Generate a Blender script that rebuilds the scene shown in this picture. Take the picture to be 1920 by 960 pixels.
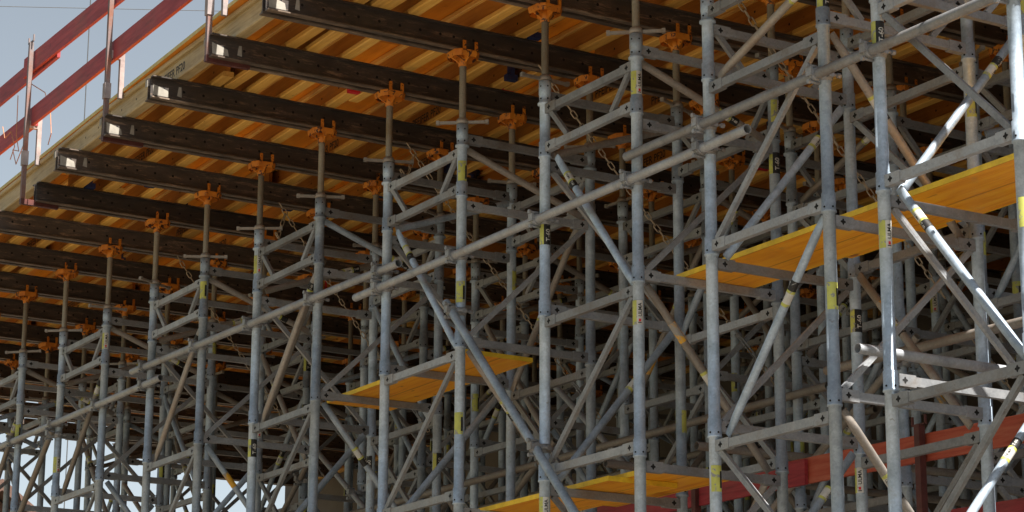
import bpy, bmesh, math, random
from mathutils import Vector, Matrix
random.seed(7)
C = bpy.context.scene
COL = C.collection
for o in list(bpy.data.objects): bpy.data.objects.remove(o, do_unlink=True)

# ---------------------------------------------------------------- camera, sky, sun, exposure
yaw, pitch, roll = -1.0265011826, 0.2577397572, 0.0042538306
F = Vector((math.cos(pitch)*math.sin(yaw), math.cos(pitch)*math.cos(yaw), math.sin(pitch)))
r0 = F.cross(Vector((0,0,1))).normalized(); u0 = r0.cross(F)
R = r0*math.cos(roll)+u0*math.sin(roll); U = u0*math.cos(roll)-r0*math.sin(roll)
cam = bpy.data.cameras.new('camera'); cam.lens = 36*4500.72/1920; cam.sensor_width = 36
cam.clip_start = 0.1; cam.clip_end = 3000
co = bpy.data.objects.new('camera', cam); COL.objects.link(co)
co.matrix_world = Matrix(((R.x,U.x,-F.x,0),(R.y,U.y,-F.y,0),(R.z,U.z,-F.z,0),(0,0,0,1)))
C.camera = co

SUN_EL, SUN_AZ = math.radians(55), math.radians(2.8)     # azimuth from +X towards +Y
w = bpy.data.worlds.new("World"); C.world = w; w.use_nodes = True
nt = w.node_tree; nt.nodes.clear()
sky = nt.nodes.new('ShaderNodeTexSky'); sky.sky_type = 'NISHITA'; sky.sun_disc = False
sky.sun_elevation = SUN_EL; sky.sun_rotation = math.pi/2-SUN_AZ
sky.air_density = 1.0; sky.dust_density = 0.6; sky.ozone_density = 1.0
bg = nt.nodes.new('ShaderNodeBackground'); bg.inputs['Strength'].default_value = 0.10
wo = nt.nodes.new('ShaderNodeOutputWorld')
hs_ = nt.nodes.new('ShaderNodeHueSaturation'); hs_.inputs['Saturation'].default_value = .45; hs_.inputs['Hue'].default_value = .485; hs_.inputs['Value'].default_value = .50
nt.links.new(sky.outputs[0], hs_.inputs['Color']); nt.links.new(hs_.outputs[0], bg.inputs[0]); nt.links.new(bg.outputs[0], wo.inputs[0])
sl = bpy.data.lights.new('sun', 'SUN'); sl.energy = 5.0; sl.angle = math.radians(0.53); sl.color = (1, .94, .86)
so = bpy.data.objects.new('sun', sl); COL.objects.link(so)
sd = Vector((math.cos(SUN_EL)*math.cos(SUN_AZ), math.cos(SUN_EL)*math.sin(SUN_AZ), math.sin(SUN_EL)))
so.rotation_euler = sd.to_track_quat('Z', 'Y').to_euler(); so.location = (0, 0, 30)
C.view_settings.view_transform = 'Standard'; C.view_settings.look = 'None'
C.view_settings.exposure = 1.38; C.view_settings.gamma = 1.0
C.render.resolution_x = 1024; C.render.resolution_y = 512
C.render.engine = 'CYCLES'
C.cycles.max_bounces = 8; C.cycles.diffuse_bounces = 5

GROUND = -1.6

# ---------------------------------------------------------------- materials
def newmat(name):
    m = bpy.data.materials.new(name); m.use_nodes = True
    n = m.node_tree; b = n.nodes['Principled BSDF']; return m, n, b
def ramp(n, src, stops):
    r = n.nodes.new('ShaderNodeValToRGB'); e = r.color_ramp.elements
    while len(e) < len(stops): e.new(0.5)
    for k, (p, c) in enumerate(stops): e[k].position = p; e[k].color = (*c, 1)
    n.links.new(src, r.inputs[0]); return r.outputs[0]
def noise(n, scale, detail=5, rough=.6, stretch=None, dist=0, objspace=True, seedobj=True):
    tc = n.nodes.new('ShaderNodeTexCoord'); mp = n.nodes.new('ShaderNodeMapping')
    n.links.new(tc.outputs['Object'], mp.inputs[0])
    if seedobj:
        oi = n.nodes.new('ShaderNodeObjectInfo'); ml = n.nodes.new('ShaderNodeMath'); ml.operation = 'MULTIPLY'
        ml.inputs[1].default_value = 37.0; n.links.new(oi.outputs['Random'], ml.inputs[0])
        n.links.new(ml.outputs[0], mp.inputs['Location'])
    if stretch: mp.inputs['Scale'].default_value = stretch
    t = n.nodes.new('ShaderNodeTexNoise'); t.inputs['Scale'].default_value = scale
    t.inputs['Detail'].default_value = detail; t.inputs['Roughness'].default_value = rough
    t.inputs['Distortion'].default_value = dist
    n.links.new(mp.outputs[0], t.inputs['Vector']); return t.outputs[0]
def mixc(n, f, a, b, mode='MIX'):
    x = n.nodes.new('ShaderNodeMix'); x.data_type = 'RGBA'; x.blend_type = mode
    for s, v in ((0, f), (6, a), (7, b)):
        if isinstance(v, (int, float)): x.inputs[s].default_value = v
        elif isinstance(v, tuple): x.inputs[s].default_value = (*v, 1)
        else: n.links.new(v, x.inputs[s])
    return x.outputs[2]
def bump(n, b, src, strength=.2, dist=.002):
    bp = n.nodes.new('ShaderNodeBump'); bp.inputs['Strength'].default_value = strength
    bp.inputs['Distance'].default_value = dist
    n.links.new(src, bp.inputs['Height']); n.links.new(bp.outputs[0], b.inputs['Normal'])

def galv(name, lo, hi, dirt, dirt_lo, dirt_hi, metal=.55):
    m, n, b = newmat(name)
    tc = n.nodes.new('ShaderNodeTexCoord'); v = n.nodes.new('ShaderNodeTexVoronoi'); v.inputs['Scale'].default_value = 90
    n.links.new(tc.outputs['Object'], v.inputs['Vector'])
    sp = ramp(n, v.outputs['Color'], [(0, (.86, .86, .86)), (1, (1.08, 1.08, 1.08))])
    base = ramp(n, noise(n, 9, 6, .65), [(.3, lo), (.7, hi)])
    c = mixc(n, 1.0, base, sp, 'MULTIPLY')
    d = ramp(n, noise(n, 4.5, 8, .72), [(dirt_lo, (0,)*3), (dirt_hi, (1,)*3)])
    c = mixc(n, d, c, dirt)
    st = ramp(n, noise(n, 26, 4, .6), [(.66, (0,)*3), (.74, (.55,)*3)])
    c = mixc(n, st, c, (.11, .085, .065))
    oi = n.nodes.new('ShaderNodeObjectInfo')
    vr = ramp(n, oi.outputs['Random'], [(0, (.72, .70, .68)), (1, (1.2, 1.2, 1.2))])
    c = mixc(n, 1.0, c, vr, 'MULTIPLY')
    n.links.new(c, b.inputs['Base Color'])
    b.inputs['Metallic'].default_value = metal
    rr = ramp(n, noise(n, 14, 5), [(.3, (.42,)*3), (.75, (.68,)*3)]); n.links.new(rr, b.inputs['Roughness'])
    bump(n, b, noise(n, 60, 4), .18, .001)
    return m
def worn(name, c, lo=.60, hi=.66, rough=.55):
    m, n, b = newmat(name)
    k = ramp(n, noise(n, 28, 5, .65, None, .5), [(lo, (0,)*3), (hi, (1,)*3)])
    v = ramp(n, noise(n, 12, 4), [(.3, tuple(x*.72 for x in c)), (.7, tuple(min(1, x*1.1) for x in c))])
    n.links.new(mixc(n, k, v, (.26, .27, .27)), b.inputs['Base Color']); b.inputs['Roughness'].default_value = rough; return m
M = {}
M['galv'] = galv('galvanised_steel', (.26, .335, .42), (.49, .60, .72), (.18, .155, .135), .58, .80, .3)
M['galvrail'] = galv('weathered_galvanised_steel', (.23, .25, .275), (.41, .435, .46), (.16, .125, .095), .50, .74, .3)
M['galvbrown'] = galv('dusty_tube_steel', (.25, .235, .215), (.38, .355, .325), (.20, .14, .09), .48, .74, .3)
M['jack'] = galv('greasy_jack_thread', (.24, .22, .18), (.36, .34, .29), (.20, .15, .09), .45, .7, .35)

def plain(name, c, rough=.6, metal=0, var=.25, scale=12, stretch=None):
    m, n, b = newmat(name)
    lo = tuple(x*(1-var) for x in c); hi = tuple(min(1, x*(1+var)) for x in c)
    n.links.new(ramp(n, noise(n, scale, 6, .65, stretch), [(.3, lo), (.7, hi)]), b.inputs['Base Color'])
    b.inputs['Roughness'].default_value = rough; b.inputs['Metallic'].default_value = metal
    return m
def wood(name, dark, mid, light, stretch=(1.2, 22, 22), rough=.55, knots=True, dirt=.5):
    m, n, b = newmat(name)
    g = noise(n, 2.6, 8, .65, stretch, .6)
    c = ramp(n, g, [(.30, dark), (.46, mid), (.66, light)])
    if knots:
        k = ramp(n, noise(n, 7, 2, .5, (1, 3, 3)), [(.70, (0,)*3), (.76, (.8,)*3)])
        c = mixc(n, k, c, tuple(x*.35 for x in dark))
    d = ramp(n, noise(n, 1.6, 7, .7), [(.48, (0,)*3), (.78, (dirt,)*3)])
    c = mixc(n, d, c, (.16, .12, .08))
    oi = n.nodes.new('ShaderNodeObjectInfo')
    vr = ramp(n, oi.outputs['Random'], [(0, (.62, .56, .50)), (.5, (.95, .92, .88)), (1, (1.2, 1.2, 1.15))])
    c = mixc(n, 1.0, c, vr, 'MULTIPLY')
    n.links.new(c, b.inputs['Base Color']); b.inputs['Roughness'].default_value = rough
    bump(n, b, g, .25, .002)
    return m
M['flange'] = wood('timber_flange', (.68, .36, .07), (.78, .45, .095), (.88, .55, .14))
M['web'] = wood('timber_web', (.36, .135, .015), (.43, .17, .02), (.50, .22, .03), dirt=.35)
M['ply'] = wood('formwork_panel', (.76, .25, .013), (.85, .30, .018), (.93, .38, .028), (1.0, 9, 9), .45, True, .3)
def plankmat():
    m, n, b = newmat('plank_panel')
    g = noise(n, 2.2, 8, .65, (.8, 9, 9), .6)
    c = ramp(n, g, [(.30, (.78, .26, .006)), (.5, (.93, .40, .012)), (.72, (.98, .52, .03))])
    k = ramp(n, noise(n, 5, 2, .5, (.8, 3, 3)), [(.68, (0,)*3), (.73, (.8,)*3)]); c = mixc(n, k, c, (.28, .07, .01))
    d = ramp(n, noise(n, 3.2, 9, .75), [(.58, (0,)*3), (.78, (.6,)*3)]); c = mixc(n, d, c, (.34, .24, .14))
    w2 = ramp(n, noise(n, 11, 6, .8, (.5, 2, 2)), [(.66, (0,)*3), (.70, (.6,)*3)]); c = mixc(n, w2, c, (.55, .52, .46))
    j = n.nodes.new('ShaderNodeTexWave'); j.wave_type = 'BANDS'; j.bands_direction = 'Y'; j.inputs['Scale'].default_value = 1.15; j.inputs['Distortion'].default_value = 0
    tc = n.nodes.new('ShaderNodeTexCoord'); n.links.new(tc.outputs['Object'], j.inputs['Vector'])
    jl = ramp(n, j.outputs['Fac'], [(.0, (.55,)*3), (.012, (0,)*3)]); c = mixc(n, jl, c, (.25, .07, .01))
    n.links.new(c, b.inputs['Base Color']); b.inputs['Roughness'].default_value = .5; bump(n, b, g, .25, .002); return m
M['plank'] = plankmat()
M['plankedge'] = plain('yellow_edge_paint', (.78, .52, .03), .5, 0, .2)
M['panelfront'] = plain('pale_yellow_panel_edge', (.50, .43, .17), .6, 0, .2)
M['edgeboard'] = wood('pale_edge_timber', (.40, .30, .14), (.58, .46, .24), (.70, .60, .36), dirt=.6)
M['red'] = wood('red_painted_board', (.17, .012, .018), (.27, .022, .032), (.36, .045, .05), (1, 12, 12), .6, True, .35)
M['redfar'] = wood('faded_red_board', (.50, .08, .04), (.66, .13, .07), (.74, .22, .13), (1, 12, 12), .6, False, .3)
M['orange'] = None
def orange():
    m, n, b = newmat('chipped_orange_paint')
    c = ramp(n, noise(n, 8, 4), [(.3, (.48, .14, .010)), (.7, (.72, .26, .02))])
    k = ramp(n, noise(n, 24, 5, .6, None, .8), [(.55, (0,)*3), (.59, (1,)*3)])
    n.links.new(mixc(n, k, c, (.06, .025, .015)), b.inputs['Base Color']); b.inputs['Roughness'].default_value = .6
    return m
M['orange'] = orange()
def waler():
    m, n, b = newmat('worn_black_steel')
    c = ramp(n, noise(n, 5, 7, .7, (4, 1, 4)), [(.3, (.026, .022, .02)), (.6, (.05, .041, .035)), (.8, (.11, .085, .066))])
    k = ramp(n, noise(n, 9, 8, .78, (3, .45, 3)), [(.54, (0,)*3), (.68, (.8,)*3)])
    c = mixc(n, k, c, (.24, .17, .12))
    oi = n.nodes.new('ShaderNodeObjectInfo')
    vr = ramp(n, oi.outputs['Random'], [(0, (.65, .65, .68)), (1, (2.4, 2.2, 2.0))])
    n.links.new(mixc(n, 1.0, c, vr, 'MULTIPLY'), b.inputs['Base Color'])
    b.inputs['Roughness'].default_value = .52; bump(n, b, noise(n, 30, 5), .3, .002)
    return m
M['waler'] = waler()
def walerflange():
    m, n, b = newmat('scraped_steel_flange')
    c = ramp(n, noise(n, 7, 8, .75, (2, .5, 2)), [(.40, (.05, .038, .03)), (.58, (.16, .115, .08)), (.72, (.42, .33, .25))])
    n.links.new(c, b.inputs['Base Color']); b.inputs['Roughness'].default_value = .55; return m
M['walerflange'] = walerflange()
M['black'] = worn('black_print', (.014, .014, .014), .64, .68, .6)
M['hole'] = plain('dark_hole', (.006, .006, .006), .9, 0, .1)
M['white'] = worn('white_print', (.62, .62, .58), .62, .66)
M['whitepaint'] = plain('white_paint_mark', (.30, .28, .24), .7, 0, .25)
M['lime'] = worn('yellow_green_sticker', (.52, .54, .12), .56, .60)
M['logo'] = plain('red_print', (.6, .02, .03), .5, 0, .1)
def spray():
    m, n, b = newmat('yellow_spray_paint')
    k = ramp(n, noise(n, 18, 5, .6, (.35, 1, 1), .6), [(.47, (0,)*3), (.54, (1,)*3)])
    n.links.new(mixc(n, k, (.70, .38, .03), (.30, .29, .27)), b.inputs['Base Color']); b.inputs['Roughness'].default_value = .6; return m
M['yellow'] = spray()
M['blue'] = plain('blue_end_paint', (.012, .022, .08), .6, 0, .3)
M['redcap'] = plain('red_end_paint', (.6, .02, .03), .6, 0, .3)
M['post'] = galv('rusty_post_steel', (.15, .125, .125), (.26, .22, .22), (.20, .09, .06), .42, .62, .3)
M['palepost'] = plain('pale_clamp_steel', (.30, .25, .24), .6, .1, .3)
M['brownpost'] = plain('brown_post_paint', (.10, .03, .025), .5, .1, .4)
M['chain'] = plain('zinc_chain', (.40, .33, .24), .5, .4, .35)
M['concrete'] = plain('abutment_concrete', (.13, .11, .095), .9, 0, .2, 1.2)
M['wire'] = plain('wire', (.06, .06, .06), .6)
M['copper'] = plain('orange_wire', (.45, .20, .10), .6)
M['roof'] = plain('brown_roof', (.10, .055, .04), .8, 0, .3)
M['wallplaster'] = plain('dull_plaster', (.32, .30, .27), .9)
M['glass'] = plain('dark_window', (.03, .04, .05), .15)
def ground():
    m, n, b = newmat('sandy_ground')
    c = ramp(n, noise(n, .35, 9, .7, None, 0, True, False), [(.3, (.13, .098, .065)), (.7, (.20, .155, .105))])
    n.links.new(c, b.inputs['Base Color']); b.inputs['Roughness'].default_value = .95
    bump(n, b, noise(n, 3, 8, .7, None, 0, True, False), .5, .05); return m
M['ground'] = ground()

# ---------------------------------------------------------------- mesh builder
class MB:
    def __init__(s): s.v = []; s.f = []; s.m = []; s.s = []; s.mats = []
    def mi(s, m):
        if m not in s.mats: s.mats.append(m)
        return s.mats.index(m)
    def add(s, vs, fs, m, smooth=False):
        b = len(s.v); s.v += [tuple(x) for x in vs]; k = s.mi(m)
        for f in fs: s.f.append(tuple(b+i for i in f)); s.m.append(k); s.s.append(smooth)
    def box(s, x0, x1, y0, y1, z0, z1, m):
        s.add([(x0,y0,z0),(x1,y0,z0),(x1,y1,z0),(x0,y1,z0),(x0,y0,z1),(x1,y0,z1),(x1,y1,z1),(x0,y1,z1)],
              [(0,3,2,1),(4,5,6,7),(0,1,5,4),(1,2,6,5),(2,3,7,6),(3,0,4,7)], m)
    def tube(s, p, q, r, m, n=12, caps=True, smooth=True, r2=None):
        p = Vector(p); q = Vector(q); d = (q-p).normalized(); r2 = r if r2 is None else r2
        a = d.cross(Vector((0,0,1)) if abs(d.z) < .95 else Vector((1,0,0))).normalized(); c = d.cross(a)
        vs = []
        for (o, rr) in ((p, r), (q, r2)):
            for i in range(n):
                t = 2*math.pi*i/n; vs.append(o+(a*math.cos(t)+c*math.sin(t))*rr)
        s.add(vs, [(i, (i+1) % n, n+(i+1) % n, n+i) for i in range(n)], m, smooth)
        if caps:
            b = len(s.v)-2*n; k = s.mi(m)
            s.f.append(tuple(b+i for i in reversed(range(n)))); s.m.append(k); s.s.append(False)
            s.f.append(tuple(b+n+i for i in range(n))); s.m.append(k); s.s.append(False)
    def lathe(s, prof, m, n=16, x=0, y=0):
        vs = []
        for (r, z) in prof:
            for i in range(n):
                t = 2*math.pi*i/n; vs.append((x+r*math.cos(t), y+r*math.sin(t), z))
        fs = []
        for j in range(len(prof)-1):
            for i in range(n): fs.append((j*n+i, j*n+(i+1) % n, (j+1)*n+(i+1) % n, (j+1)*n+i))
        s.add(vs, fs, m, True)
    def pipe(s, L, r, wall, m, n=16):      # open tube along x
        for (a, b, rr, flip) in ((0, L, r, 0), (0, .12, r-wall, 1), (L-.12, L, r-wall, 1)):
            vs = [(x, rr*math.cos(2*math.pi*i/n), rr*math.sin(2*math.pi*i/n)) for x in (a, b) for i in range(n)]
            fs = [(i, (i+1) % n, n+(i+1) % n, n+i) for i in range(n)]
            if not flip: fs = [tuple(reversed(f)) for f in fs]
            s.add(vs, fs, m, True)
        for x in (0, L):
            vs = [(x, rr*math.cos(2*math.pi*i/n), rr*math.sin(2*math.pi*i/n)) for rr in (r, r-wall) for i in range(n)]
            s.add(vs, [(i, (i+1) % n, n+(i+1) % n, n+i) for i in range(n)], m)
        for x in (.12, L-.12):
            s.add([(x, (r-wall)*math.cos(2*math.pi*i/n), (r-wall)*math.sin(2*math.pi*i/n)) for i in range(n)], [tuple(range(n))], M['hole'])
    def mesh(s, name):
        me = bpy.data.meshes.new(name); me.from_pydata(s.v, [], s.f)
        for m in s.mats: me.materials.append(m)
        me.polygons.foreach_set('material_index', s.m); me.polygons.foreach_set('use_smooth', s.s)
        me.update(); return me
def link(name, me, parent=None, mat=None):
    o = bpy.data.objects.new(name, me); COL.objects.link(o)
    if parent: o.parent = parent
    if mat is not None: o.matrix_local = mat
    return o
def empty(name, loc): 
    o = bpy.data.objects.new(name, None); o.location = loc; o.empty_display_size = .2; COL.objects.link(o); return o
def tag(o, label, cat, group=None, kind=None):
    if label: o['label'] = label
    if cat: o['category'] = cat
    if group: o['group'] = group
    if kind: o['kind'] = kind
    return o
def along(p, q, up=Vector((0,0,1))):
    p = Vector(p); q = Vector(q); x = (q-p).normalized()
    if abs(x.dot(up)) > .98: up = Vector((0,1,0))
    y = up.cross(x).normalized(); z = x.cross(y)
    return Matrix(((x.x,y.x,z.x,p.x),(x.y,y.y,z.y,p.y),(x.z,y.z,z.z,p.z),(0,0,0,1)))
ORD = ['first','second','third','fourth','fifth','sixth','seventh','eighth','ninth','tenth','eleventh','twelfth','thirteenth','fourteenth','fifteenth','sixteenth','seventeenth','eighteenth','nineteenth','twentieth','twenty-first','twenty-second','twenty-third','twenty-fourth','twenty-fifth','twenty-sixth','twenty-seventh','twenty-eighth']

# ---------------------------------------------------------------- setting
mb = MB(); n = 24
gv = [(-900+1800*i/n, -900+1800*j/n, GROUND) for j in range(n+1) for i in range(n+1)]
mb.add(gv, [(j*(n+1)+i, j*(n+1)+i+1, (j+1)*(n+1)+i+1, (j+1)*(n+1)+i) for j in range(n) for i in range(n)], M['ground'])
tag(link('ground', mb.mesh('ground')), 'pale sandy building site ground', None, kind='structure')

def bounce_cut_patch():  # dark ground out of view, added to cut bounce light under the deck
    m, n_, b = newmat('bounce_cut_soil')
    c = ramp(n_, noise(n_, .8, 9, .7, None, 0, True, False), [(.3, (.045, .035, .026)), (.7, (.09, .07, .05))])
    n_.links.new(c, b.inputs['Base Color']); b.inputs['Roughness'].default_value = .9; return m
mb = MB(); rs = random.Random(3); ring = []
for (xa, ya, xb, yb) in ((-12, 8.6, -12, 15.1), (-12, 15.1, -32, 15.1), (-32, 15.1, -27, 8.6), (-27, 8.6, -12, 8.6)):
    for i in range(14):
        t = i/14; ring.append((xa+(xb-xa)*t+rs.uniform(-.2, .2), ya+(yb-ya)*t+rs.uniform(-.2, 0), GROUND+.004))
mb.add([(-18, 11, GROUND+.004)]+ring, [(0, i+1, (i+1) % len(ring)+1) for i in range(len(ring))], bounce_cut_patch())
tag(link('bounce_cut_patch', mb.mesh('bounce_cut_patch')), 'unseen dark ground patch added to cut bounce light under the deck', None, kind='structure')

mb = MB(); am = plain('bounce_apron_concrete', (.21, .18, .145), .85, 0, .2, .9)
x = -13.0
while x < 9:            # pale slabs out of view, added to bounce light onto the right towers
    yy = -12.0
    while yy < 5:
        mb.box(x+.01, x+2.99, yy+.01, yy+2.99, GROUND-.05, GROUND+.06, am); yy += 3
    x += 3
tag(link('bounce_apron', mb.mesh('bounce_apron')), 'unseen pale concrete slabs added to bounce light onto the towers', None, kind='structure')

def sky_blocker_mat():
    m, n_, b = newmat('sky_blocker_scrub')
    c = ramp(n_, noise(n_, .25, 9, .7, None, 0, True, False), [(.3, (.035, .045, .018)), (.55, (.07, .07, .03)), (.75, (.15, .12, .075))])
    n_.links.new(c, b.inputs['Base Color']); b.inputs['Roughness'].default_value = .95; return m
mb = MB(); rh = random.Random(9); NA, NR = 72, 9; vs = []
for j in range(NR):                       # hill added behind the camera to block low sky light from the deep rows
    for i in range(NA+1):
        a = math.radians(-195+210*i/NA); t = j/(NR-1)
        env = min(1, 6*min(i/NA, 1-i/NA)+.02)
        rr = 34+52*t+rh.uniform(-1.2, 1.2)+3*math.sin(a*5)
        hz = GROUND-.5+(26*t**.85+(rh.uniform(-1, 1)+1.5*math.sin(a*7))*t)*env
        vs.append((rr*math.cos(a), rr*math.sin(a), hz))
mb.add(vs, [(j*(NA+1)+i, j*(NA+1)+i+1, (j+1)*(NA+1)+i+1, (j+1)*(NA+1)+i) for j in range(NR-1) for i in range(NA)], sky_blocker_mat(), True)
tag(link('sky_blocker_hill', mb.mesh('sky_blocker_hill')), 'unseen scrub covered hill added to block low sky light', None, kind='structure')

# ---------------------------------------------------------------- plan of the shoring towers (metres, measured)
ROWS = [(7.408, .985), (9.33, .99), (11.38, .99), (13.40, .99)]
COLS = [(-8.722, .966), (-10.158, 1.008), (-11.856, .994), (-13.872, 1.005), (-15.917, 1.017), (-17.913, 1.009),
        (-19.967, 1.034), (-22.02, 1.02), (-24.06, 1.02), (-26.10, 1.02), (-28.14, 1.02), (-30.18, 1.02)]
def zb(x): return 5.285+.010*(-13-x)          # underside of the steel beams
LR = .0325
# letters wrapped round tubes
_tx = {}
def glyphs(txt, size):
    if (txt, size) in _tx: return _tx[(txt, size)]
    cu = bpy.data.curves.new('lettering', 'FONT'); cu.body = txt; cu.size = size; cu.resolution_u = 3
    cu.offset = size*.018
    ob = bpy.data.objects.new('lettering', cu); COL.objects.link(ob)
    dg = bpy.context.evaluated_depsgraph_get(); me = bpy.data.meshes.new_from_object(ob.evaluated_get(dg))
    bpy.data.objects.remove(ob); 
    bm = bmesh.new(); bm.from_mesh(me)
    for k in range(1, 8):
        g = bm.verts[:]+bm.edges[:]+bm.faces[:]
        bmesh.ops.bisect_plane(bm, geom=g, plane_co=(0, size*.1*k, 0), plane_no=(0, 1, 0))
    bm.verts.ensure_lookup_table(); bm.verts.index_update()
    vs = [v.co.copy() for v in bm.verts]; fs = [[v.index for v in f.verts] for f in bm.faces]
    xs = [v.x for v in vs]; x0 = min(xs); wd = max(xs)-x0
    vs = [Vector((v.x-x0, v.y, 0)) for v in vs]; bm.free(); bpy.data.meshes.remove(me)
    _tx[(txt, size)] = (vs, fs, wd); return _tx[(txt, size)]
def patch(mb, r, a0, a1, z0, z1, m, n=6):
    vs = [(r*math.cos(a0+(a1-a0)*i/n), r*math.sin(a0+(a1-a0)*i/n), z) for z in (z0, z1) for i in range(n+1)]
    mb.add(vs, [(i, i+1, n+2+i, n+1+i) for i in range(n)], m, True)
def wraptext(mb, txt, size, r, a_base, z0, m, rev=False):
    vs, fs, wd = glyphs(txt, size)
    out = []
    for v in vs:
        a = a_base-v.y/r
        out.append((r*math.cos(a), r*math.sin(a), z0+v.x))
    mb.add(out, fs, m)
D = math.radians
def sticker_mesh(kind, r=LR+.0012):
    mb = MB()
    if kind == 'maker':
        patch(mb, r, D(-105), D(-36), 0, .14, M['lime']); patch(mb, r, D(-36), D(28), 0, .14, M['white'])
        wraptext(mb, 'ULMA', .030, r+.0008, D(14), .046, M['black'])
        patch(mb, r+.0009, D(-22), D(12), .008, .013, M['black'], 4); patch(mb, r+.0015, D(-16), D(6), .016, .032, M['logo'], 4)
    elif kind == 'type':
        patch(mb, r, D(-105), D(-48), 0, .13, M['lime']); patch(mb, r, D(-48), D(40), 0, .13, M['black'])
        wraptext(mb, 'T-60', .040, r+.0008, D(22), .020, M['white'])
    elif kind == 'plain':
        patch(mb, r, D(-90), D(20), 0, .14, M['lime'], 8)
        patch(mb, r+.0005, D(-5), D(20), .02, .11, M['black'], 3)
    return mb.mesh('sticker')
STK = {k: sticker_mesh(k) for k in ('maker', 'type', 'plain')}
def band_mesh():
    mb = MB(); r = .0240
    for a, b, m in ((0, .018, 'lime'), (.018, .078, 'white'), (.078, .093, 'lime'), (.093, .15, 'black')):
        mb.tube((a, 0, 0), (b, 0, 0), r, M[m], 14, False)
    t = MB(); wraptext(t, 'ULMA', .020, r+.001, 0, 0, M['black'])
    for k, (txt, sz, x0, m) in enumerate((('ULMA', .020, .022, 'black'), ('T-60', .022, .098, 'white'))):
        for base in (0, math.pi*.9):
            t = MB(); wraptext(t, txt, sz*.95, r+.001, base+.3, 0, M[m])
            mb.add([(x0+v[2], v[0], v[1]) for v in t.v], t.f, M[m])
    return mb.mesh('sticker')
BAND = band_mesh()
def paintband(L):
    mb = MB(); mb.tube((0,0,0), (L,0,0), .0238, M['yellow'], 14, False); return mb.mesh('paint_mark')
PAINT = paintband(.13)

# --- shared meshes of the tower kit
def leg_mesh():
    mb = MB(); r = LR; p = [(r, GROUND+.25)]
    for z in (.33, 1.32, 2.315, 3.31, 4.305):
        p += [(r, z-.004), (r+.0075, z-.003), (r+.0075, z+.006), (r+.0048, z+.008), (r+.0048, z+.098), (r, z+.101)]
    p += [(r, 4.637), (r+.013, 4.640), (r+.013, 4.652), (r+.0035, 4.655), (r+.0035, 4.70), (r+.006, 4.705), (r+.006, 4.79), (.02, 4.792)]
    mb.lathe(p, M['galv'], 18)
    for z in (.33, 1.32, 2.315, 3.31, 4.305, 4.655):
        for a in (-75, -5, 105, 175):
            for dz in (.022,) if z != 4.655 else (.02, .10):
                t = D(a); rr = r+.0052
                c = Vector((math.cos(t), math.sin(t), 0)); mb.tube(c*(rr-.002)+Vector((0,0,z+dz)), c*(rr+.0012)+Vector((0,0,z+dz)), .0055, M['hole'], 8)
    mb.tube((0,0,GROUND+.07), (0,0,GROUND+.26), .022, M['jack'], 12)
    mb.box(-.075, .075, -.075, .075, GROUND+.062, GROUND+.075, M['galvrail'])
    mb.box(-.10, .10, -.10, .10, GROUND-.01, GROUND+.0615, M['flange'])
    return mb.mesh('leg')
LEG = leg_mesh()
_r = {}
def rail_mesh(L):
    k = ('rail', round(L, 3))
    if k in _r: return _r[k]
    mb = MB(); m = M['galvrail']; a = LR-.004
    mb.box(a+.10, L-a-.10, -.0165, .0165, -.023, .023, m)
    for x0, x1, s in ((a, a+.115, 1), (L-a-.115, L-a, -1)):
        mb.box(x0, x1, -.020, .020, -.030, .030, m)
        xc = (x0+x1)/2-s*.012
        for y in (-.0206, .0206):
            q = .012
            pts = []
            for i in range(16):
                t = 2*math.pi*i/16; rr = q*(1.0+.32*math.cos(4*t)); pts.append((xc+rr*math.cos(t)*1.15, y, rr*math.sin(t)*1.15))
            if y > 0: pts.reverse()
            mb.add(pts, [tuple(range(16))], M['hole'])
    _r[k] = mb.mesh('rail'); return _r[k]
def bar_mesh(L, wdt=.032, dep=.024):
    k = ('bar', round(L, 3), wdt)
    if k in _r: return _r[k]
    mb = MB(); m = M['galvrail']
    a = wdt/2
    mb.box(0, L, -dep/2, dep/2, -a, a, m)
    mb.box(.02, L-.02, -dep/2-.001, dep/2+.001, -.004, .004, M['galvrail'])
    _r[k] = mb.mesh('diagonal_bar'); return _r[k]
def brace_mesh(L, brown=False):
    k = ('brace', round(L, 3), brown)
    if k in _r: return _r[k]
    mb = MB(); r = .0232; m = M['galvbrown' if brown else 'galv']; n = 14
    # tube whose two ends are pressed flat
    secs = [(0, .008, .024), (.03, .008, .026), (.08, r*.8, r*1.04), (.12, r, r), (L-.12, r, r), (L-.08, r*.8, r*1.04), (L-.03, .008, .026), (L, .008, .024)]
    vs = []
    for (x, a, b) in secs:
        for i in range(n):
            t = 2*math.pi*i/n; vs.append((x, a*math.cos(t), b*math.sin(t)))
    fs = [(j*n+(i+1) % n, j*n+i, (j+1)*n+i, (j+1)*n+(i+1) % n) for j in range(len(secs)-1) for i in range(n)]
    mb.add(vs, fs, m, True)
    mb.add(vs[:n], [tuple(range(n))], m); mb.add(vs[-n:], [tuple(reversed(range(n)))], m)
    _r[k] = mb.mesh('round_brace'); return _r[k]
def jack_rod(h):
    k = ('rod', round(h, 2))
    if k in _r: return _r[k]
    mb = MB(); p = []; z = 0; r = .0225
    while z < h:
        p += [(r, z), (r+.0012, z+.004), (r, z+.008)]; z += .016
    p.append((r, h)); mb.lathe(p, M['jack'], 12)
    _r[k] = mb.mesh('screw_jack'); return _r[k]
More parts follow.
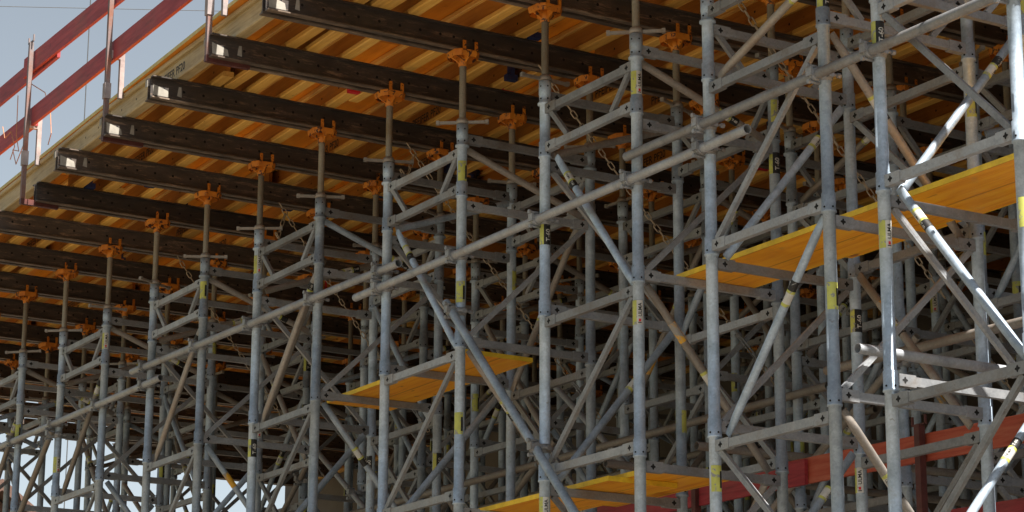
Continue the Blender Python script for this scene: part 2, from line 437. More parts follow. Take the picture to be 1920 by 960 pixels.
def nut_mesh():
    mb = MB(); mb.lathe([(.02, -.006), (.040, -.006), (.042, .012), (.034, .028), (.024, .03)], M['galvbrown'], 14)
    for s in (-1, 1):
        mb.box(min(s*.03, s*.17), max(s*.03, s*.17), -.009, .009, -.004, .014, M['galvbrown'])
        mb.box(min(s*.15, s*.172), max(s*.15, s*.172), -.014, .014, -.007, .018, M['galvbrown'])
    return mb.mesh('wing_nut')
NUT = nut_mesh()
def head_mesh():
    mb = MB(); m = M['orange']
    a, b = .088, .094; c = .036
    oc = [(-a, -b+c), (-a+c, -b), (a-c, -b), (a, -b+c), (a, b-c), (a-c, b), (-a+c, b), (-a, b-c)]
    vs = [(x, y, -.010) for x, y in oc]+[(x, y, -.002) for x, y in oc]
    mb.add(vs, [tuple(reversed(range(8))), tuple(range(8, 16))]+[(i, (i+1) % 8, 8+(i+1) % 8, 8+i) for i in range(8)], m)
    # downturned lip and cross gussets
    lip = [(x*.93, y*.93, -.045) for x, y in oc]
    mb.add([(x, y, -.008) for x, y in oc]+lip, [(i, 8+i, 8+(i+1) % 8, (i+1) % 8) for i in range(8)], m)
    for k in range(4):
        t = D(90*k+0); cx, sx = math.cos(t), math.sin(t); rad = a*.95 if k % 2 == 0 else b*.95
        w2 = .005; px, py = -sx*w2, cx*w2
        prof = [(0, -.010), (rad, -.010), (rad*.95, -.048), (.03, -.075), (0, -.075)]
        vs = [(cx*u+px, sx*u+py, z) for u, z in prof]+[(cx*u-px, sx*u-py, z) for u, z in prof]
        mb.add(vs, [(0,1,2,3,4), (9,8,7,6,5)]+[(i, 5+i, 5+(i+1) % 5, (i+1) % 5) for i in range(5)], m)
    mb.tube((0,0,-.095), (0,0,-.012), .030, m, 12)
    for x in (-.077, .069):
        for y in (-.030, .058):
            mb.box(x, x+.008, y-.011, y+.011, -.004, .062, m)
            mb.tube((x-.001, y, .045), (x+.0092, y, .045), .003, M['hole'], 6)
    return mb.mesh('fork_head')
HEAD = head_mesh()

def add_brace(root, p, q, sticker=None, paint=False, brown=False, off=Vector((0,0,0))):
    p = Vector(p)+off; q = Vector(q)+off; L = (q-p).length
    o = link('round_brace', brace_mesh(L, brown), root, along(p, q))
    if sticker:
        s = link('sticker', BAND, o, Matrix.Translation((sticker*L, 0, 0)) @ Matrix.Rotation(random.random()*6.28, 4, 'X'))
    if paint:
        link('paint_mark', PAINT, o, Matrix.Translation((paint*L, 0, 0)))
    return o

FORCED = {}      # (col,row,leg) -> list of (z, kind)
def force(c, r, l, *a): FORCED[(c, r, l)] = a
# leg index: 0 = left front, 1 = right front, 2 = left back, 3 = right back
force(2, 0, 1, (4.42, 'maker'), (3.06, 'maker')); force(2, 0, 0, (3.75, 'type'), (2.08, 'maker'))
force(3, 0, 1, (4.40, 'plain'), (3.60, 'plain'), (2.75, 'plain')); force(3, 0, 0,)
force(4, 0, 0, (4.45, 'maker'), (3.06, 'type')); force(4, 0, 1,)
force(5, 0, 1, (4.46, 'plain')); force(5, 0, 0,)
force(1, 0, 0, (2.02, 'plain')); force(1, 0, 1, (4.40, 'type'), (2.80, 'plain'))
force(0, 0, 0, (4.06, 'type'), (3.02, 'maker')); force(0, 0, 1, (2.9, 'plain'))
force(6, 0, 1, (4.44, 'maker'), (2.75, 'maker')); force(6, 0, 0, (3.52, 'maker'))
force(2, 0, 3, (4.10, 'type'), (4.42, 'maker')); force(2, 0, 2, (2.7, 'maker')); force(1, 0, 2, (3.0, 'type'), (2.1, 'maker'))
force(4, 0, 2, (3.03, 'type')); force(3, 0, 2, (4.02, 'plain')); force(4, 0, 3, (2.9, 'type'))

def tower(ci, ri, label):
    X0, W = COLS[ci]; Y0, Dp = ROWS[ri]
    rnd = random.Random(ci*17+ri*101+3)
    if ri: X0 += rnd.uniform(-.02, .02); Y0 += rnd.uniform(-.03, .03)
    root = empty('shoring_tower', (X0, Y0, GROUND))
    if ri: root.rotation_euler = (D(rnd.uniform(-.25, .25)), D(rnd.uniform(-.25, .25)), D(rnd.uniform(-1.2, 1.2))); g = Vector((0, 0, -GROUND))
    tag(root, label, 'shoring tower', 'galvanised shoring towers under the formwork')
    swap = ci in (0, 1) if ri == 0 else rnd.random() < .35
    mirror = (ci == 0) if ri == 0 else rnd.random() < .4
    ardir = (-1 if ci in (2, 3, 0) else 1) if ri == 0 else rnd.choice((-1, 1))
    corner = [(0, 0), (W, 0), (0, Dp), (W, Dp)]
    for k, (x, y) in enumerate(corner):
        lg = link('leg', LEG, root, Matrix.Translation((x, y, -GROUND)) @ (Matrix.Identity(4)))
        f = FORCED.get((ci, ri, k))
        if f is None:
            f = []
            for z in (4.45, 4.0, 3.55, 3.05, 2.6, 2.0):
                if rnd.random() < (.26 if ri == 0 else .13): f.append((z+rnd.uniform(-.06, .06), rnd.choice(('maker', 'type', 'plain'))))
        for z, kd in f:
            link('sticker', STK[kd], lg, Matrix.Translation((0, 0, z)) @ Matrix.Rotation(D(rnd.uniform(-18, 14) if ri == 0 and k < 2 else rnd.uniform(-60, 80)), 4, 'Z'))
        ztop = zb(X0+x)
        jk = link('screw_jack', jack_rod(round(ztop-.09-4.78, 2)), root, Matrix.Translation((x, y, 4.78-GROUND)))
        link('wing_nut', NUT, jk, Matrix.Translation((0, 0, .022)) @ Matrix.Rotation(D(rnd.choice((0, 8, -10, 50, 28)) + 62 if ri == 0 else rnd.uniform(0, 180)), 4, 'Z') @ Matrix.Rotation(D(rnd.uniform(-3, 3)), 4, 'Y'))
        link('fork_head', HEAD, jk, Matrix.Translation((0, 0, ztop-4.78)) @ Matrix.Rotation(D(rnd.uniform(-7, 7)), 4, 'Z'))
    rA = rail_mesh(W); rB = rail_mesh(Dp)
    def A(u, v, z): return Vector((u*W, v*Dp, z-GROUND))
    def rail(ax, side, z):      # ax 'A' along x at y side, 'B' along y at x side
        if ax == 'A': link('rail', rA, root, Matrix.Translation(A(0, side, z)))
        else: link('rail', rB, root, Matrix.Translation(A(side, 0, z)) @ Matrix.Rotation(math.pi/2, 4, 'Z'))
    def pt(ax, side, t, z): return A(t, side, z) if ax == 'A' else A(side, t, z)
    def flat(ax, side, t0, z0, t1, z1, name='diagonal_bar'):
        p, q = pt(ax, side, t0, z0), pt(ax, side, t1, z1)
        link(name, bar_mesh((q-p).length), root, along(p, q))
    def rnd_brace(ax, side, t0, z0, t1, z1, **kw):
        p, q = pt(ax, side, t0, z0), pt(ax, side, t1, z1)
        dv = q-p
        off = Vector((0, (.034 if side == 0 else -.034), 0)) if ax == 'A' else Vector(((.034 if side == 0 else -.034), 0, 0))
        add_brace(root, p, q, off=off, **kw)
    P_, S_ = ('A', 'B') if not swap else ('B', 'A')
    # top: single rail on S_, short frame on P_
    for side in (0, 1):
        rail(S_, side, 4.697)
        if not swap: d = (side == 0) ^ mirror
        else: d = True
        a, b = ((.05, 4.32), (.95, 4.64)) if d else ((.05, 4.64), (.95, 4.32))
        if not (swap and side == 1): rnd_brace(S_, side, a[0], a[1], b[0], b[1], sticker=(.72 if d else .62) if rnd.random() < .9 else None, brown=rnd.random() < .6)
        rail(P_, side, 4.606); rail(P_, side, 4.361)
        flat(P_, side, .93, 4.585, .74, 4.385, 'short_strut'); flat(P_, side, .07, 4.585, .26, 4.385, 'short_strut')
    levels = [(4.25, 3.356, S_), (3.267, 2.374, P_), (2.263, 1.37, S_), (1.28, .386, P_)]
    for li, (zt, zl, ax) in enumerate(levels):
        ox = 'A' if ax == 'B' else 'B'
        for side in (0, 1):
            rail(ax, side, zt); rail(ax, side, zl)
            # welded diagonal of the frame
            if ax == 'A':
                down_right = (li in (2,) and not mirror) or (mirror and li == 0)
                if side == 1: down_right = not down_right
            else:
                if swap: down_right = mirror
                else: down_right = (side == 0) ^ mirror
            if down_right: flat(ax, side, .055, zt-.03, .945, zl+.03)
            else: flat(ax, side, .945, zt-.03, .055, zl+.03)
            # loose round brace on the other two faces
            if ox == 'A':
                dn = (ardir < 0)
                if side == 1: dn = not dn
            else:
                dn = (side == 1)
                if li == 3: dn = not dn
            zz0, zz1 = zt+.045, zl-.055
            kw = dict(sticker=rnd.choice((None, .30, .42, None, .60)), paint=rnd.choice((False, False, False, False, .2)), brown=rnd.random() < .5)
            if ri == 0 and ox == 'A' and side == 0:
                kw = dict(sticker=.14 if dn else .80, paint=False, brown=not dn)
                if ci == 1: kw = dict(sticker=.60, brown=False)
            if ri == 0 and ci in (0, 1) and ox == 'B': kw = dict(sticker=.72 if side == 0 else .3, brown=(side == 1))
            if ri == 0 and ox == 'B' and side == 1 and ci == 2 and li == 1: kw = dict(sticker=.46, paint=.2, brown=True)
            if dn: rnd_brace(ox, side, .08, zz0, .93, zz1, **kw)
            else: rnd_brace(ox, side, .07, zz1, .92, zz0, **kw)
    return root
XLe = lambda y: -25.8-.636*(y-6.2)
rown = ['front', 'second', 'third', 'rearmost']
for ri in range(4):
    cols = range(12) if ri == 0 else range(1 if ri == 1 else ri, 12)
    cols = list(cols)
    cols = [list(range(0, 9)), list(range(1, 9)), list(range(2, 8)), list(range(3, 8))][ri]
    for k, ci in enumerate(cols):
        tower(ci, ri, 'grey galvanised steel shoring tower, %s from the right in the %s row' % (ORD[k], rown[ri]))

# ---------------------------------------------------------------- steel beams on the fork heads
XL = sorted([c[0] for c in COLS]+[c[0]+c[1] for c in COLS])
def edgeY(x): return 6.04+.05*max(0, -13.87-x) - (.0 if x < -13.87 else .02*(x+13.87))
def waler_mesh(y0, y1):
    mb = MB(); L = y1-y0; h = .162; m = M['waler']
    for s in (-1, 1):            # two channels back to back
        xw = s*.020
        mb.box(min(xw, xw+s*.007), max(xw, xw+s*.007), 0, L, .009, h-.009, m)
        x1 = xw+s*.046
        mb.box(min(xw, x1), max(xw, x1), 0, L, 0, .009, M['walerflange'])
        mb.box(min(xw, x1), max(xw, x1), 0, L, h-.009, h, m)
        # root fillets
        mb.add([(xw+s*.007, 0, .009), (xw+s*.024, 0, .009), (xw+s*.007, 0, .024), (xw+s*.007, L, .009), (xw+s*.024, L, .009), (xw+s*.007, L, .024)],
               [(1,2,5,4) if s < 0 else (1,4,5,2), (0,1,2), (3,5,4)], m)
        y = .10; k = 0
        while y < L-.05:
            x = xw+s*.007
            pts = [(x+s*.0012, y+.010*math.cos(2*math.pi*i/10), .088+.010*math.sin(2*math.pi*i/10)) for i in range(10)]
            if s < 0: pts.reverse()
            mb.add(pts, [tuple(range(10))], M['hole'])
            y += .15 if k % 5 != 3 else .10; k += 1
    yy = .05
    while yy < L:
        mb.box(-.0195, .0195, yy, yy+.01, .011, h-.011, m); yy += 1.1
    return mb.mesh('steel_beam')
YEND = 14.85
ends = {7: 0}
nb = 0
for k, x in enumerate(XL):
    y0 = edgeY(x)-(0, .05, .02, .035)[k % 4]
    if abs(x+17.913) < .01: y0 = 6.34
    if x > -10.5: y0 = 6.0
    if x < -25.7: y0 = 6.2+(-25.8-x)/.636+.1
    o = link('steel_beam', waler_mesh(y0, YEND)); o.location = (x, y0, zb(x))
    tag(o, 'black worn twin-channel steel beam under the timbers, %s from the left' % ORD[k], 'steel beam', 'black steel beams across the fork heads')
    if -17.5 < x < -11:
        mb = MB(); a = .028
        mb.add([(a, .02, .03), (a, .14, .03), (a, .13, .075), (a, .10, .085), (a, .015, .11)], [(0,1,2,3,4)], M['whitepaint'])
        mb.add([(a, .20, .05), (a, .235, .045), (a, .23, .12), (a, .21, .118)], [(0,1,2,3)], M['whitepaint'])
        mm = Matrix.Translation((.0005, 0, 0)); link('paint_mark', mb.mesh('paint_mark'), o, mm)
        mb = MB(); mb.box(-.064, -.028, -.004, -.001, .10, .15, M['whitepaint']); 
        link('paint_mark', mb.mesh('paint_mark'), o)
    nb += 1

# ---------------------------------------------------------------- formwork deck: H-section timbers and panels
deck = empty('formwork_deck', (-18, 6.3, 5.45))
tag(deck, 'wooden slab formwork of long timber beams topped with orange panels', 'formwork deck')
DI = Matrix.Translation((18, -6.3, -5.45))
_t = {}
def timber_mesh(L, edge=False):
    k = (round(L, 2), edge)
    if k in _t: return _t[k]
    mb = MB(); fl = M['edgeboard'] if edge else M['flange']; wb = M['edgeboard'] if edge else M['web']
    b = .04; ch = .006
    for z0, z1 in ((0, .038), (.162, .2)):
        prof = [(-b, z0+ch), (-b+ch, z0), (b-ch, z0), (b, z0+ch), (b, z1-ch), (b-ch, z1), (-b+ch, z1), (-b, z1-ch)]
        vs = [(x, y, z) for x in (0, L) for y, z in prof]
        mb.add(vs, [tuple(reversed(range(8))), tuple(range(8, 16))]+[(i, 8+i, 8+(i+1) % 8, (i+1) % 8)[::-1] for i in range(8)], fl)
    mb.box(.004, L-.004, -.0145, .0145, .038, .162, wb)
    for x in (.25, .55, L-.25, L-.55):
        for s in (-1, 1):
            pts = [(x+.009*math.cos(2*math.pi*i/8), s*.0152, .1+.009*math.sin(2*math.pi*i/8)) for i in range(8)]
            if s > 0: pts.reverse()
            mb.add(pts, [tuple(range(8))], M['hole'])
    _t[k] = mb.mesh('timber_beam'); return _t[k]
def textplate():
    vs, fs, wd = glyphs('PFEIFER PF20', .085)
    mb = MB(); mb.add([(v.x, -.0156, .062+v.y) for v in vs], fs, M['black']); return mb.mesh('lettering')
TXT = textplate()
def cap_mesh(m):
    mb = MB(); mb.box(-.003, .05, -.0415, .0415, -.0015, .040, m); mb.box(-.003, .05, -.0415, .0415, .160, .2015, m)
    mb.box(-.003, .05, -.016, .016, .0401, .1599, m); return mb.mesh('end_cap')
CAPS = [cap_mesh(M['blue']), cap_mesh(M['blue']), cap_mesh(M['redcap'])]
def skew(x): return .05*max(0, -13.4-x)
offs = [.15, .43, .68, .93, 1.34, 1.78, 2.18, 2.60, 2.86, 3.30, 3.72, 4.1, 4.5, 4.95, 5.35, 5.8, 6.2, 6.6, 7.05, 7.45, 7.9, 8.3, 8.7]
rt = random.Random(22)
HT = .166
def put_timber(xa, xb, y, edge=False, caps=True):
    L = round((xb-xa)/.5)*.5 if not edge else xb-xa
    xb = xa+L
    p = Vector((xa, y+skew(xa), zb(xa)+HT)); q = Vector((xb, y+skew(xb), zb(xb)+HT))
    o = link('timber_beam', timber_mesh(L, edge), deck, DI @ along(p, q))
    if caps and y < 11:
        for e in (0, 1):
            if rt.random() < .38:
                cm = rt.choice(CAPS)
                link('end_cap', cm, o, Matrix.Translation((0, 0, 0)) if e == 0 else Matrix.Translation((L, 0, 0)) @ Matrix.Rotation(math.pi, 4, 'Z'))
    if y < 10.5 and rt.random() < .7:
        link('lettering', TXT, o, Matrix.Translation((rt.uniform(.7, max(.8, L-1.5)), 0, 0)))
    return o
X_RIGHT = -7.6
for i, of in enumerate(offs):
    y = 6.03+of
    x = XLe(y)-rt.uniform(0, .3); par = 0
    while x < X_RIGHT:
        L = rt.choice((3.5, 4.0, 4.5, 5.0, 6.0)) if i else 4.9
        xe = min(x+L, X_RIGHT)
        if xe-x < 1: break
        put_timber(x, xe, y+(par*.088), edge=(i == 0), caps=bool(i))
        if i == 0: x = x+L+.004
        else: x = x+L-rt.uniform(.2, .7); par ^= 1
# panels
PLZ = HT+.2+.003
rp = random.Random(5)
npan = 0
_p = {}
def panel_mesh(L, wd):
    k = (round(L, 3), round(wd, 3))
    if k not in _p:
        mb = MB(); mb.box(.002, L-.002, .0025, wd-.0025, 0, .027, M['ply']); 
        mb.box(.0, L, -.0005, .0015, -.0005, .0275, M['panelfront']); _p[k] = mb.mesh('formwork_panel')
    return _p[k]
y = 6.136
while y < 14.9:
    wd = .5; x = XLe(y)
    while x < X_RIGHT:
        L = min(2.5, X_RIGHT-x)
        if L < .3: break
        p = Vector((x, y+skew(x), zb(x)+PLZ)); q = Vector((x+L, y+skew(x+L), zb(x+L)+PLZ))
        link('formwork_panel', panel_mesh(round(L, 2), wd), deck, DI @ along(p, q)); x += L; npan += 1
    y += wd

# hidden slab added over the panels to stop sun leaks, set back from edge
mb = MB(); vs = []
xs_ = [-31.3, -27, -22, -18, -13.4, X_RIGHT+.02]
for z0 in (PLZ+.031, PLZ+.12):
    for yy in (6.45, 14.88):
        for x in xs_:
            xx = max(x, XLe(yy)); vs.append((xx, yy+(skew(xx) if yy < 7 else .3), zb(xx)+z0))
nx = len(xs_); fs = []
for i in range(nx-1):
    fs += [(i, nx+i, nx+i+1, i+1), (2*nx+i, 2*nx+i+1, 3*nx+i+1, 3*nx+i), (i, i+1, 2*nx+i+1, 2*nx+i), (nx+i+1, nx+i, 3*nx+i, 3*nx+i+1)]
fs += [(0, 2*nx, 3*nx, nx), (nx-1, 2*nx-1, 4*nx-1, 3*nx-1)]
mb.add(vs, fs, M['concrete']); tag(link('sun_leak_slab', mb.mesh('sun_leak_slab')), 'hidden concrete slab added on top of the formwork to stop sun leaks', 'slab')

# ---------------------------------------------------------------- guard rail on the deck edge
gr = empty('edge_guardrail', (-16, 6.15, 5.6)); GI = Matrix.Translation((16, -6.15, -5.6))
tag(gr, 'red painted plank guardrail on rusty posts along the deck edge', 'guardrail')
def py(x): return 6.04+.05*(-13.87-x)
def gpost(x):
    mb = MB(); z0, z1 = zb(x)+.03, zb(x)+.05
    h = 1.33; m = M['post']
    mb.box(-.017, .017, -.017, .017, 0, h, m)
    mb.box(-.024, .024, -.024, .024, .28, .40, M['palepost'])
    # fork at the top
    mb.box(-.055, .055, -.006, .006, h, h+.010, m)
    for s in (-1, 1):
        mb.box(s*.055-.006, s*.055+.006, -.006, .006, h, h+.055, m)
    o = link('post', mb.mesh('post'), gr, GI @ Matrix.Translation((x, py(x), zb(x)+.02)))
    mb = MB(); m = M['palepost']
    mb.box(-.016, .016, .09, .125, .30, .70, m); mb.box(-.016, .016, .02, .09, .60, .66, m)
    link('clamp', mb.mesh('clamp'), o)
    mb = MB(); mb.box(-.018, .018, -.018, .30, -.045, -.001, M['brownpost']); link('bracket', mb.mesh('bracket'), o)
for x in (-17.93, -15.93, -13.87, -19.95, -11.9, -21.9): gpost(x)
def board(parent, inv, xa, xb, y, za, zc, h, m, t=.026, yf=None):
    ya = y if yf is None else y+yf(xa); yb = y if yf is None else y+yf(xb)
    p = Vector((xa, ya, za)); q = Vector((xb, yb, zc))
    mb = MB(); L = (q-p).length
    mb.box(0, L, -t/2, t/2, -h/2, h/2, m)
    return link('board', mb.mesh('board'), parent, inv @ along(p, q))
board(gr, GI, -18.22, -14.3, .045, 6.553, 6.36, .165, M['red'], yf=py)
board(gr, GI, -22.2, -17.4, .075, 6.66, 6.49, .16, M['red'], yf=py)
board(gr, GI, -14.6, -10.8, .075, 6.40, 6.28, .16, M['red'], yf=py)
board(gr, GI, -18.1, -14.05, .045, 6.058, 5.94, .155, M['red'], yf=py)
board(gr, GI, -22.2, -17.9, .075, 6.19, 6.055, .155, M['red'], yf=py)
board(gr, GI, -14.2, -10.8, .075, 5.97, 5.86, .155, M['red'], yf=py)

# ---------------------------------------------------------------- long coupled tubes along the front
def coupler_mesh():
    mb = MB(); m = M['galvrail']
    # ring round the tube (axis x), ring round the upright (axis z) behind it
    mb.tube((-.024, 0, 0), (.024, 0, 0), .0335, m, 16); mb.tube((-.008, 0, -.0), (.008, 0, -.0), .037, m, 16)
    mb.tube((0, .06, -.026), (0, .06, .026), .0405, m, 16); mb.tube((0, .06, -.009), (0, .06, .009), .044, m, 16)
    mb.box(-.022, .022, -.045, -.030, -.012, .034, m)
    for z, y in ((.045, -.026), (-.043, -.02)):
        mb.tube((0, y-.022, z), (0, y+.045, z), .008, m, 8); mb.tube((0, y-.030, z), (0, y-.014, z), .0135, m, 6, True, False)
    for x in (.052,):
        mb.tube((x, .02, 0), (x, .115, 0), .008, m, 8); mb.tube((x, .10, 0), (x, .122, 0), .0135, m, 6, True, False)
        mb.box(.03, .062, .045, .075, -.014, .014, m)
    return mb.mesh('coupler')
COUP = coupler_mesh()
def pipe(label, p, q, r=.0272, mat='galv', legs=(), group=None):
    p = Vector(p); q = Vector(q); mb = MB(); L = (q-p).length; mb.pipe(L, r, .004, M[mat])
    o = link('scaffold_tube', mb.mesh('scaffold_tube')); o.matrix_world = along(p, q)
    tag(o, label, 'scaffold tube', group)
    inv = o.matrix_world.inverted()
    for t in legs:
        s = (t-p.x)/(q.x-p.x); c = p+(q-p)*s
        link('coupler', COUP, o, inv @ Matrix.Translation(c))
    return o
YT = 7.346; gg = 'tubes coupled across the tower fronts'
pipe('long grey tube coupled across the middle front towers, left half', (-18.167, YT, 4.10), (-13.59, YT, 4.015), .0272, 'galvrail', (-17.913, -16.904, -15.917, -14.9, -13.872), gg)
pipe('long grey tube rising from mid picture towards the right towers', (-14.202, YT, 3.905), (-9.732, YT, 3.90), .0272, 'galvrail', (-13.872, -12.867, -11.856, -10.862, -10.158), gg)
pipe('uppermost long grey tube crossing the two rightmost front towers', (-10.88, YT, 4.045), (-6.6, YT, 4.01), .0272, 'galvrail', (-10.158, -9.15, -8.722, -7.756), gg)
pipe('long grey tube low at the left edge of the front row', (-22.6, YT, 3.96), (-17.554, YT, 3.943), .0272, 'galvrail', (-21.0, -19.967, -18.933, -17.913), gg)
pipe('blue-grey tube slanting down to the right beside the orange plank', (-12.938, YT-.004, 3.612), (-11.35, YT-.004, 1.99), .0262, 'galv', (-12.867, -11.856), gg)
pipe('brown slanting tube at the far left below the long tube', (-19.936, YT-.01, 3.886), (-20.75, YT-.01, 3.15), .0262, 'galvbrown', (-19.967,), gg)
pipe('brown slanting tube between the sixth and seventh front uprights', (-14.93, YT+.115, 4.36), (-15.86, YT+.115, 3.30), .024, 'galvbrown', ())
# tubes deeper between the rows
gi = 'tubes lashed between the rows'
pipe('brown tube behind the right towers, sloping up to the right', (-10.563, 8.5, 2.872), (-8.5, 8.5, 2.83), .027, 'galvbrown', (), gi)
pipe('grey tube running back between the right towers', (-9.06, 7.49, 2.60), (-9.10, 12.2, 2.60), .027, 'galvrail', (), gi)
pipe('dark tube running back below the middle plank', (-12.80, 8.46, 2.66), (-12.80, 13.2, 2.66), .027, 'galvbrown', (), gi)
pipe('dark open-ended tube running back beside the centre tower', (-11.79, 8.46, 2.62), (-11.79, 13.2, 2.66), .027, 'galvbrown', (), gi)
pipe('dusty tube running back low among the left towers', (-14.83, 8.46, 2.46), (-14.83, 13.2, 2.46), .027, 'galvbrown', (), gi)
pipe('thin grey tube across the second row of towers', (-20.0, 9.26, 3.05), (-11.5, 9.26, 3.03), .027, 'galvbrown', (), gi)
pipe('thin grey tube across the third row of towers', (-24.0, 11.31, 3.45), (-13.5, 11.31, 3.43), .027, 'galvbrown', (), gi)

rl = random.Random(31)
for k in range(16):
    ri = 1+k % 3; Yb = ROWS[ri][0]-.055; cis = list(range(2 if ri < 3 else 3, 8)); ci = cis[(k*2+k//3) % len(cis)]
    xa = COLS[ci][0]-1.0; xb = COLS[ci][0]+COLS[ci][1]+.2; z0 = rl.uniform(1.9, 2.6); z1 = z0+rl.uniform(1.2, 1.9)
    if k % 2: z0, z1 = z1, z0
    o = pipe('loose tube in the %s row, %s its %s tower' % (('', 'second', 'third', 'rearmost')[ri], 'rising to the right at' if not k % 2 else 'falling to the right at', ORD[ci-ri]), (xa, Yb, z0), (xb, Yb, z1), .024, rl.choice(('galv', 'galvbrown', 'galvrail')), (COLS[ci][0], COLS[ci][0]+COLS[ci][1]), 'loose slanting tubes behind the front row')
# ---------------------------------------------------------------- orange planks on the rails
def plank(label, xa, xb, ya, yb, z):
    mb = MB(); L, Wd = xb-xa, yb-ya
    mb.box(0, L, 0, Wd, 0, .026, M['plank'])
    mb.box(-.002, L+.002, -.004, -.0005, -.0015, .028, M['plankedge']); mb.box(-.002, L+.002, Wd+.0005, Wd+.004, -.0015, .028, M['plankedge'])
    mb.box(-.006, -.0025, -.004, Wd+.004, -.0015, .028, M['plankedge']); mb.box(L+.0025, L+.006, -.004, Wd+.004, -.0015, .028, M['plankedge'])
    o = link('walkway_plank', mb.mesh('walkway_plank')); o.location = (xa, ya, z)
    tag(o, label, 'plank', 'orange planks laid across the tower rails')
plank('orange plank with yellow edges across the rails in the picture centre', -15.24, -13.27, 7.675, 8.19, 3.382)
plank('orange plank at the right, its left end showing between two uprights', -10.92, -9.05, 7.72, 8.21, 3.382)
plank('orange plank at the right edge lying beyond the other upper plank', -10.1, -8.1, 7.80, 8.33, 3.412)
plank('lower orange plank at the bottom edge, left one of two', -13.3, -11.5, 7.62, 8.10, 2.290)
plank('lower orange plank at the bottom, right one lying on its neighbour', -12.45, -11.2, 7.75, 8.31, 2.320)

# ---------------------------------------------------------------- red boards deeper inside, lower right
ir = empty('inner_guardrail', (-10.3, 8.85, GROUND)); II = Matrix.Translation((10.3, -8.85, -GROUND))
tag(ir, 'faded red board guardrail with brown post behind the right towers', 'guardrail')
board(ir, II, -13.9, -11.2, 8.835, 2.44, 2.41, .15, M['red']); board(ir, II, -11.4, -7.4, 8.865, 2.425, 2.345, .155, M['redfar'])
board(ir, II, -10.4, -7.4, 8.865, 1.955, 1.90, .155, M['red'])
for x in (-10.15, -12.3, -8.05):
    mb = MB(); mb.box(-.022, .022, -.022, .022, 0, 4.12, M['brownpost']); mb.box(-.055, .055, -.006, .006, 4.12, 4.13, M['brownpost'])
    for s in (-1, 1): mb.box(s*.055-.006, s*.055+.006, -.006, .006, 4.12, 4.175, M['brownpost'])
    mb.box(-.07, .07, -.07, .07, 0, .012, M['brownpost'])
    link('post', mb.mesh('post'), ir, II @ Matrix.Translation((x, 8.815, GROUND)))

# ---------------------------------------------------------------- tension chains
def link_mesh(L=.062, w_=.026, r=.0045):
    mb = MB(); pts = []; a = L/2-w_/2
    for i in range(5): t = -math.pi/2+math.pi*i/4; pts.append((a+w_/2*math.cos(t), w_/2*math.sin(t), 0))
    for i in range(5): t = math.pi/2+math.pi*i/4; pts.append((-a+w_/2*math.cos(t), w_/2*math.sin(t), 0))
    vs = []; N = len(pts)
    for i, p in enumerate(pts):
        nx = Vector(pts[(i+1) % N])-Vector(pts[i-1]); nx.normalize(); b = Vector((0,0,1)); c = nx.cross(b)
        for j in range(5):
            t = 2*math.pi*j/5; vs.append(Vector(p)+(b*math.sin(t)+c*math.cos(t))*r)
    mb.add(vs, [(i*5+j, i*5+(j+1) % 5, ((i+1) % N)*5+(j+1) % 5, ((i+1) % N)*5+j) for i in range(N) for j in range(5)], M['chain'], True)
    return mb.mesh('link')
LK = link_mesh()
def turnbuckle():
    mb = MB(); m = M['galvrail']
    for s in (-1, 1): mb.tube((-.11, s*.016, 0), (.11, s*.016, 0), .006, m, 8)
    for s in (-1, 1):
        mb.box(s*.11-.012, s*.11+.012, -.024, .024, -.010, .010, m); mb.tube((s*.05, 0, 0), (s*.17, 0, 0), .006, m, 8)
        mb.tube((s*.17, 0, -.004), (s*.17, 0, .004), .018, m, 10)
    return mb.mesh('turnbuckle')
TB = turnbuckle()
def chain(label, p, q, sag=.05, tb=None, tail=0):
    p = Vector(p); q = Vector(q); root = empty('tension_chain', p); tag(root, label, 'chain', 'bracing chains')
    inv = Matrix.Translation(-p); L = (q-p).length; nn = int(L/.052); prev = p
    for i in range(nn):
        def at(t): c = p+(q-p)*t; c.z -= sag*4*t*(1-t); return c
        a, b = at(i/nn), at((i+1)/nn); mid = (a+b)/2
        t = (i+.5)/nn
        if tb and abs(t-tb)*L < .17:
            if abs(t-tb)*nn < .5: link('turnbuckle', TB, root, inv @ along(mid, b) )
            continue
        mm = along(mid, b) @ Matrix.Rotation(math.pi/2*(i % 2)+.5, 4, 'X')
        link('link', LK, root, inv @ mm)
    if tail:
        a = p+Vector((.05, .03, -.10))
        for i in range(tail):
            b = a+Vector((.0, -.014, -.05 if i < 4 else .02)); link('link', LK, root, inv @ along((a+b)/2, b) @ Matrix.Rotation(math.pi/2*(i % 2), 4, 'X')); a = b
chain('steel chain hanging from a beam just left of the picture centre', (-14.83, 8.07, 5.30), (-14.83, 9.75, 3.42), .03, .9, 7)
chain('steel chain slanting down right of the picture centre to a turnbuckle', (-12.80, 7.95, 5.28), (-12.80, 9.90, 3.30), .03, .86)
chain('steel chain among the middle-left towers', (-16.83, 8.0, 5.32), (-16.83, 9.4, 3.6), .03, .9, 5)
chain('steel chain high at the right slanting behind the uprights', (-10.79, 8.0, 5.22), (-10.79, 10.3, 2.8), .03, .75)
chain('steel chain among the far left towers', (-18.86, 8.0, 5.33), (-18.86, 9.5, 3.5), .03, .9)

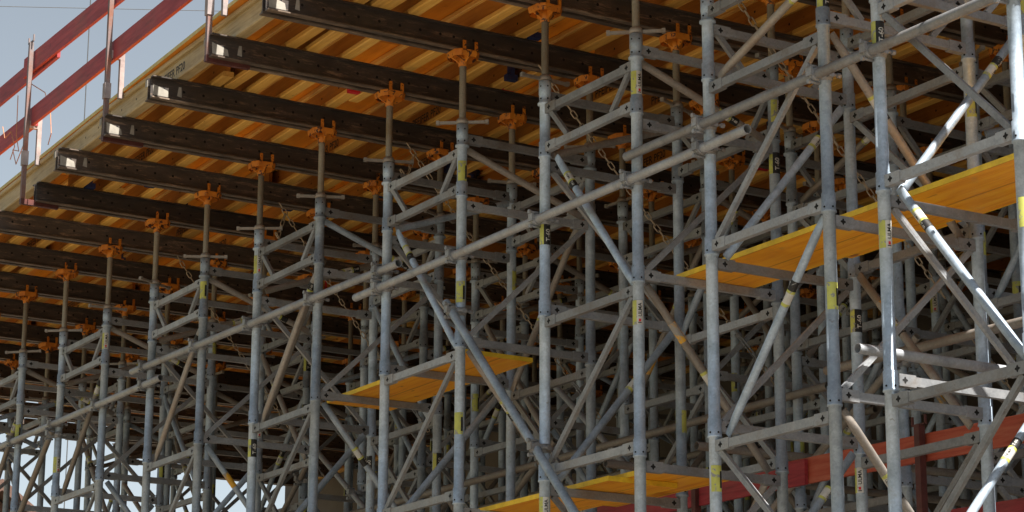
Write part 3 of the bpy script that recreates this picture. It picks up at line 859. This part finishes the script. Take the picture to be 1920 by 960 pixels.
# ---------------------------------------------------------------- concrete wall behind, far house, cables
mb = MB(); x = -31.5; k = 0
ab = empty('abutment_wall', (-18, 15.2, GROUND)); tag(ab, 'dark smooth concrete abutment wall behind the last towers', 'wall')
while x < 0:
    mb = MB(); mb.box(.006, 2.394, 0, .5, 0, 7.45, M['concrete']); mb.box(0, 2.4, .012, .4, 0, 7.44, M['concrete'])
    link('wall_panel', mb.mesh('wall_panel'), ab, Matrix.Translation((x+18, 0, 0))); x += 2.4
x = 9.0
while x < 15.0:      # unseen return wall added at the right-hand end to shade the rear rows
    mb = MB(); mb.box(0, .45, .006, 1.99, 0, 7.0, M['concrete']); link('wall_panel', mb.mesh('wall_panel'), ab, Matrix.Translation((-6.3+18, x-15.2, 0))); x += 2.0
hs = empty('house', (-66, 20.6, GROUND)); tag(hs, 'dark brown roofed house far off at the lower left corner', 'house')
mb = MB(); mb.box(-6, 6, -5, 5, 0, 8.2, M['wallplaster']); link('wall', mb.mesh('wall'), hs)
mb = MB(); ov = 6.6
mb.add([(-ov, -5.7, 7.7), (ov, -5.7, 7.7), (ov, 0, 11.8), (-ov, 0, 11.8), (-ov, 5.7, 7.7), (ov, 5.7, 7.7),
        (-ov, -5.7, 7.4), (ov, -5.7, 7.4), (ov, 0, 11.5), (-ov, 0, 11.5), (-ov, 5.7, 7.4), (ov, 5.7, 7.4)],
       [(0,1,2,3), (3,2,5,4), (6,9,8,7), (9,10,11,8), (0,6,7,1), (4,5,11,10), (0,3,9,6), (3,4,10,9), (1,7,8,2), (2,8,11,5)], M['roof'])
link('roof', mb.mesh('roof'), hs)
mb = MB(); mb.add([(6.01, -5, 8.2), (6.01, 5, 8.2), (6.01, 0, 11.4)], [(0,1,2)], M['roof']); link('gable', mb.mesh('gable'), hs)
mb = MB(); mb.box(0, .05, -.6, .6, -.7, .7, M['glass']); wm = mb.mesh('window')
mb = MB()
for a in ((-.68, .68, .7, .78), (-.68, .68, -.78, -.7)): mb.box(0, .07, a[0], a[1], a[2], a[3], M['white'])
for a in ((-.68, -.6), (.6, .68), (-.03, .03)): mb.box(0, .07, a[0], a[1], -.7, .7, M['white'])
wf = mb.mesh('frame')
for yy in (-3, 0, 3):
    for z in (2, 5.6):
        o = link('window', wm, hs, Matrix.Translation((6.0, yy, z))); link('frame', wf, o)
def cable(name, label, pts, r, m, cat='cable'):
    mb = MB()
    for a, b in zip(pts, pts[1:]): mb.tube(a, b, r, M[m], 6, False)
    tag(link(name, mb.mesh(name)), label, cat)
cable('hoist_cable', 'thin vertical cable seen against the sky left of the second post', [(-44, 16.52, GROUND), (-44, 16.52, 30)], .011, 'wire')
cable('hoist_cable', 'thin vertical cable passing close behind the second post', [(-44, 17.0, GROUND), (-44, 17.0, 30)], .011, 'wire')
cable('overhead_line', 'thin overhead line across the sky at the top left', [(-60, 5, 20.6), (-60, 19.94, 23.24), (-60, 27.6, 24.6), (-60, 60, 31)], .009, 'wire')
cable('loose_wire', 'loose curly wire hanging from the guardrail at the left edge', [(-18.0, 6.28, 6.36), (-17.7, 6.3, 6.2), (-17.55, 6.3, 6.0), (-17.5, 6.3, 5.8), (-17.56, 6.3, 5.72)], .004, 'copper')
cable('loose_wire', 'thin orange wire drooping beside the leftmost post', [(-18.35, 6.3, 6.36), (-18.33, 6.3, 6.0), (-18.25, 6.3, 5.85), (-18.4, 6.3, 5.9), (-18.3, 6.3, 5.75), (-18.05, 6.3, 5.95)], .004, 'copper')
cable('tie_wire', 'curled tie wire round the guardrail at the left edge', [(-18.6, 6.27, 6.15), (-18.5, 6.26, 6.02), (-18.38, 6.27, 6.05), (-18.3, 6.28, 5.9), (-18.42, 6.29, 5.82)], .004, 'copper')
print('objects', len(bpy.data.objects), 'panels', npan)
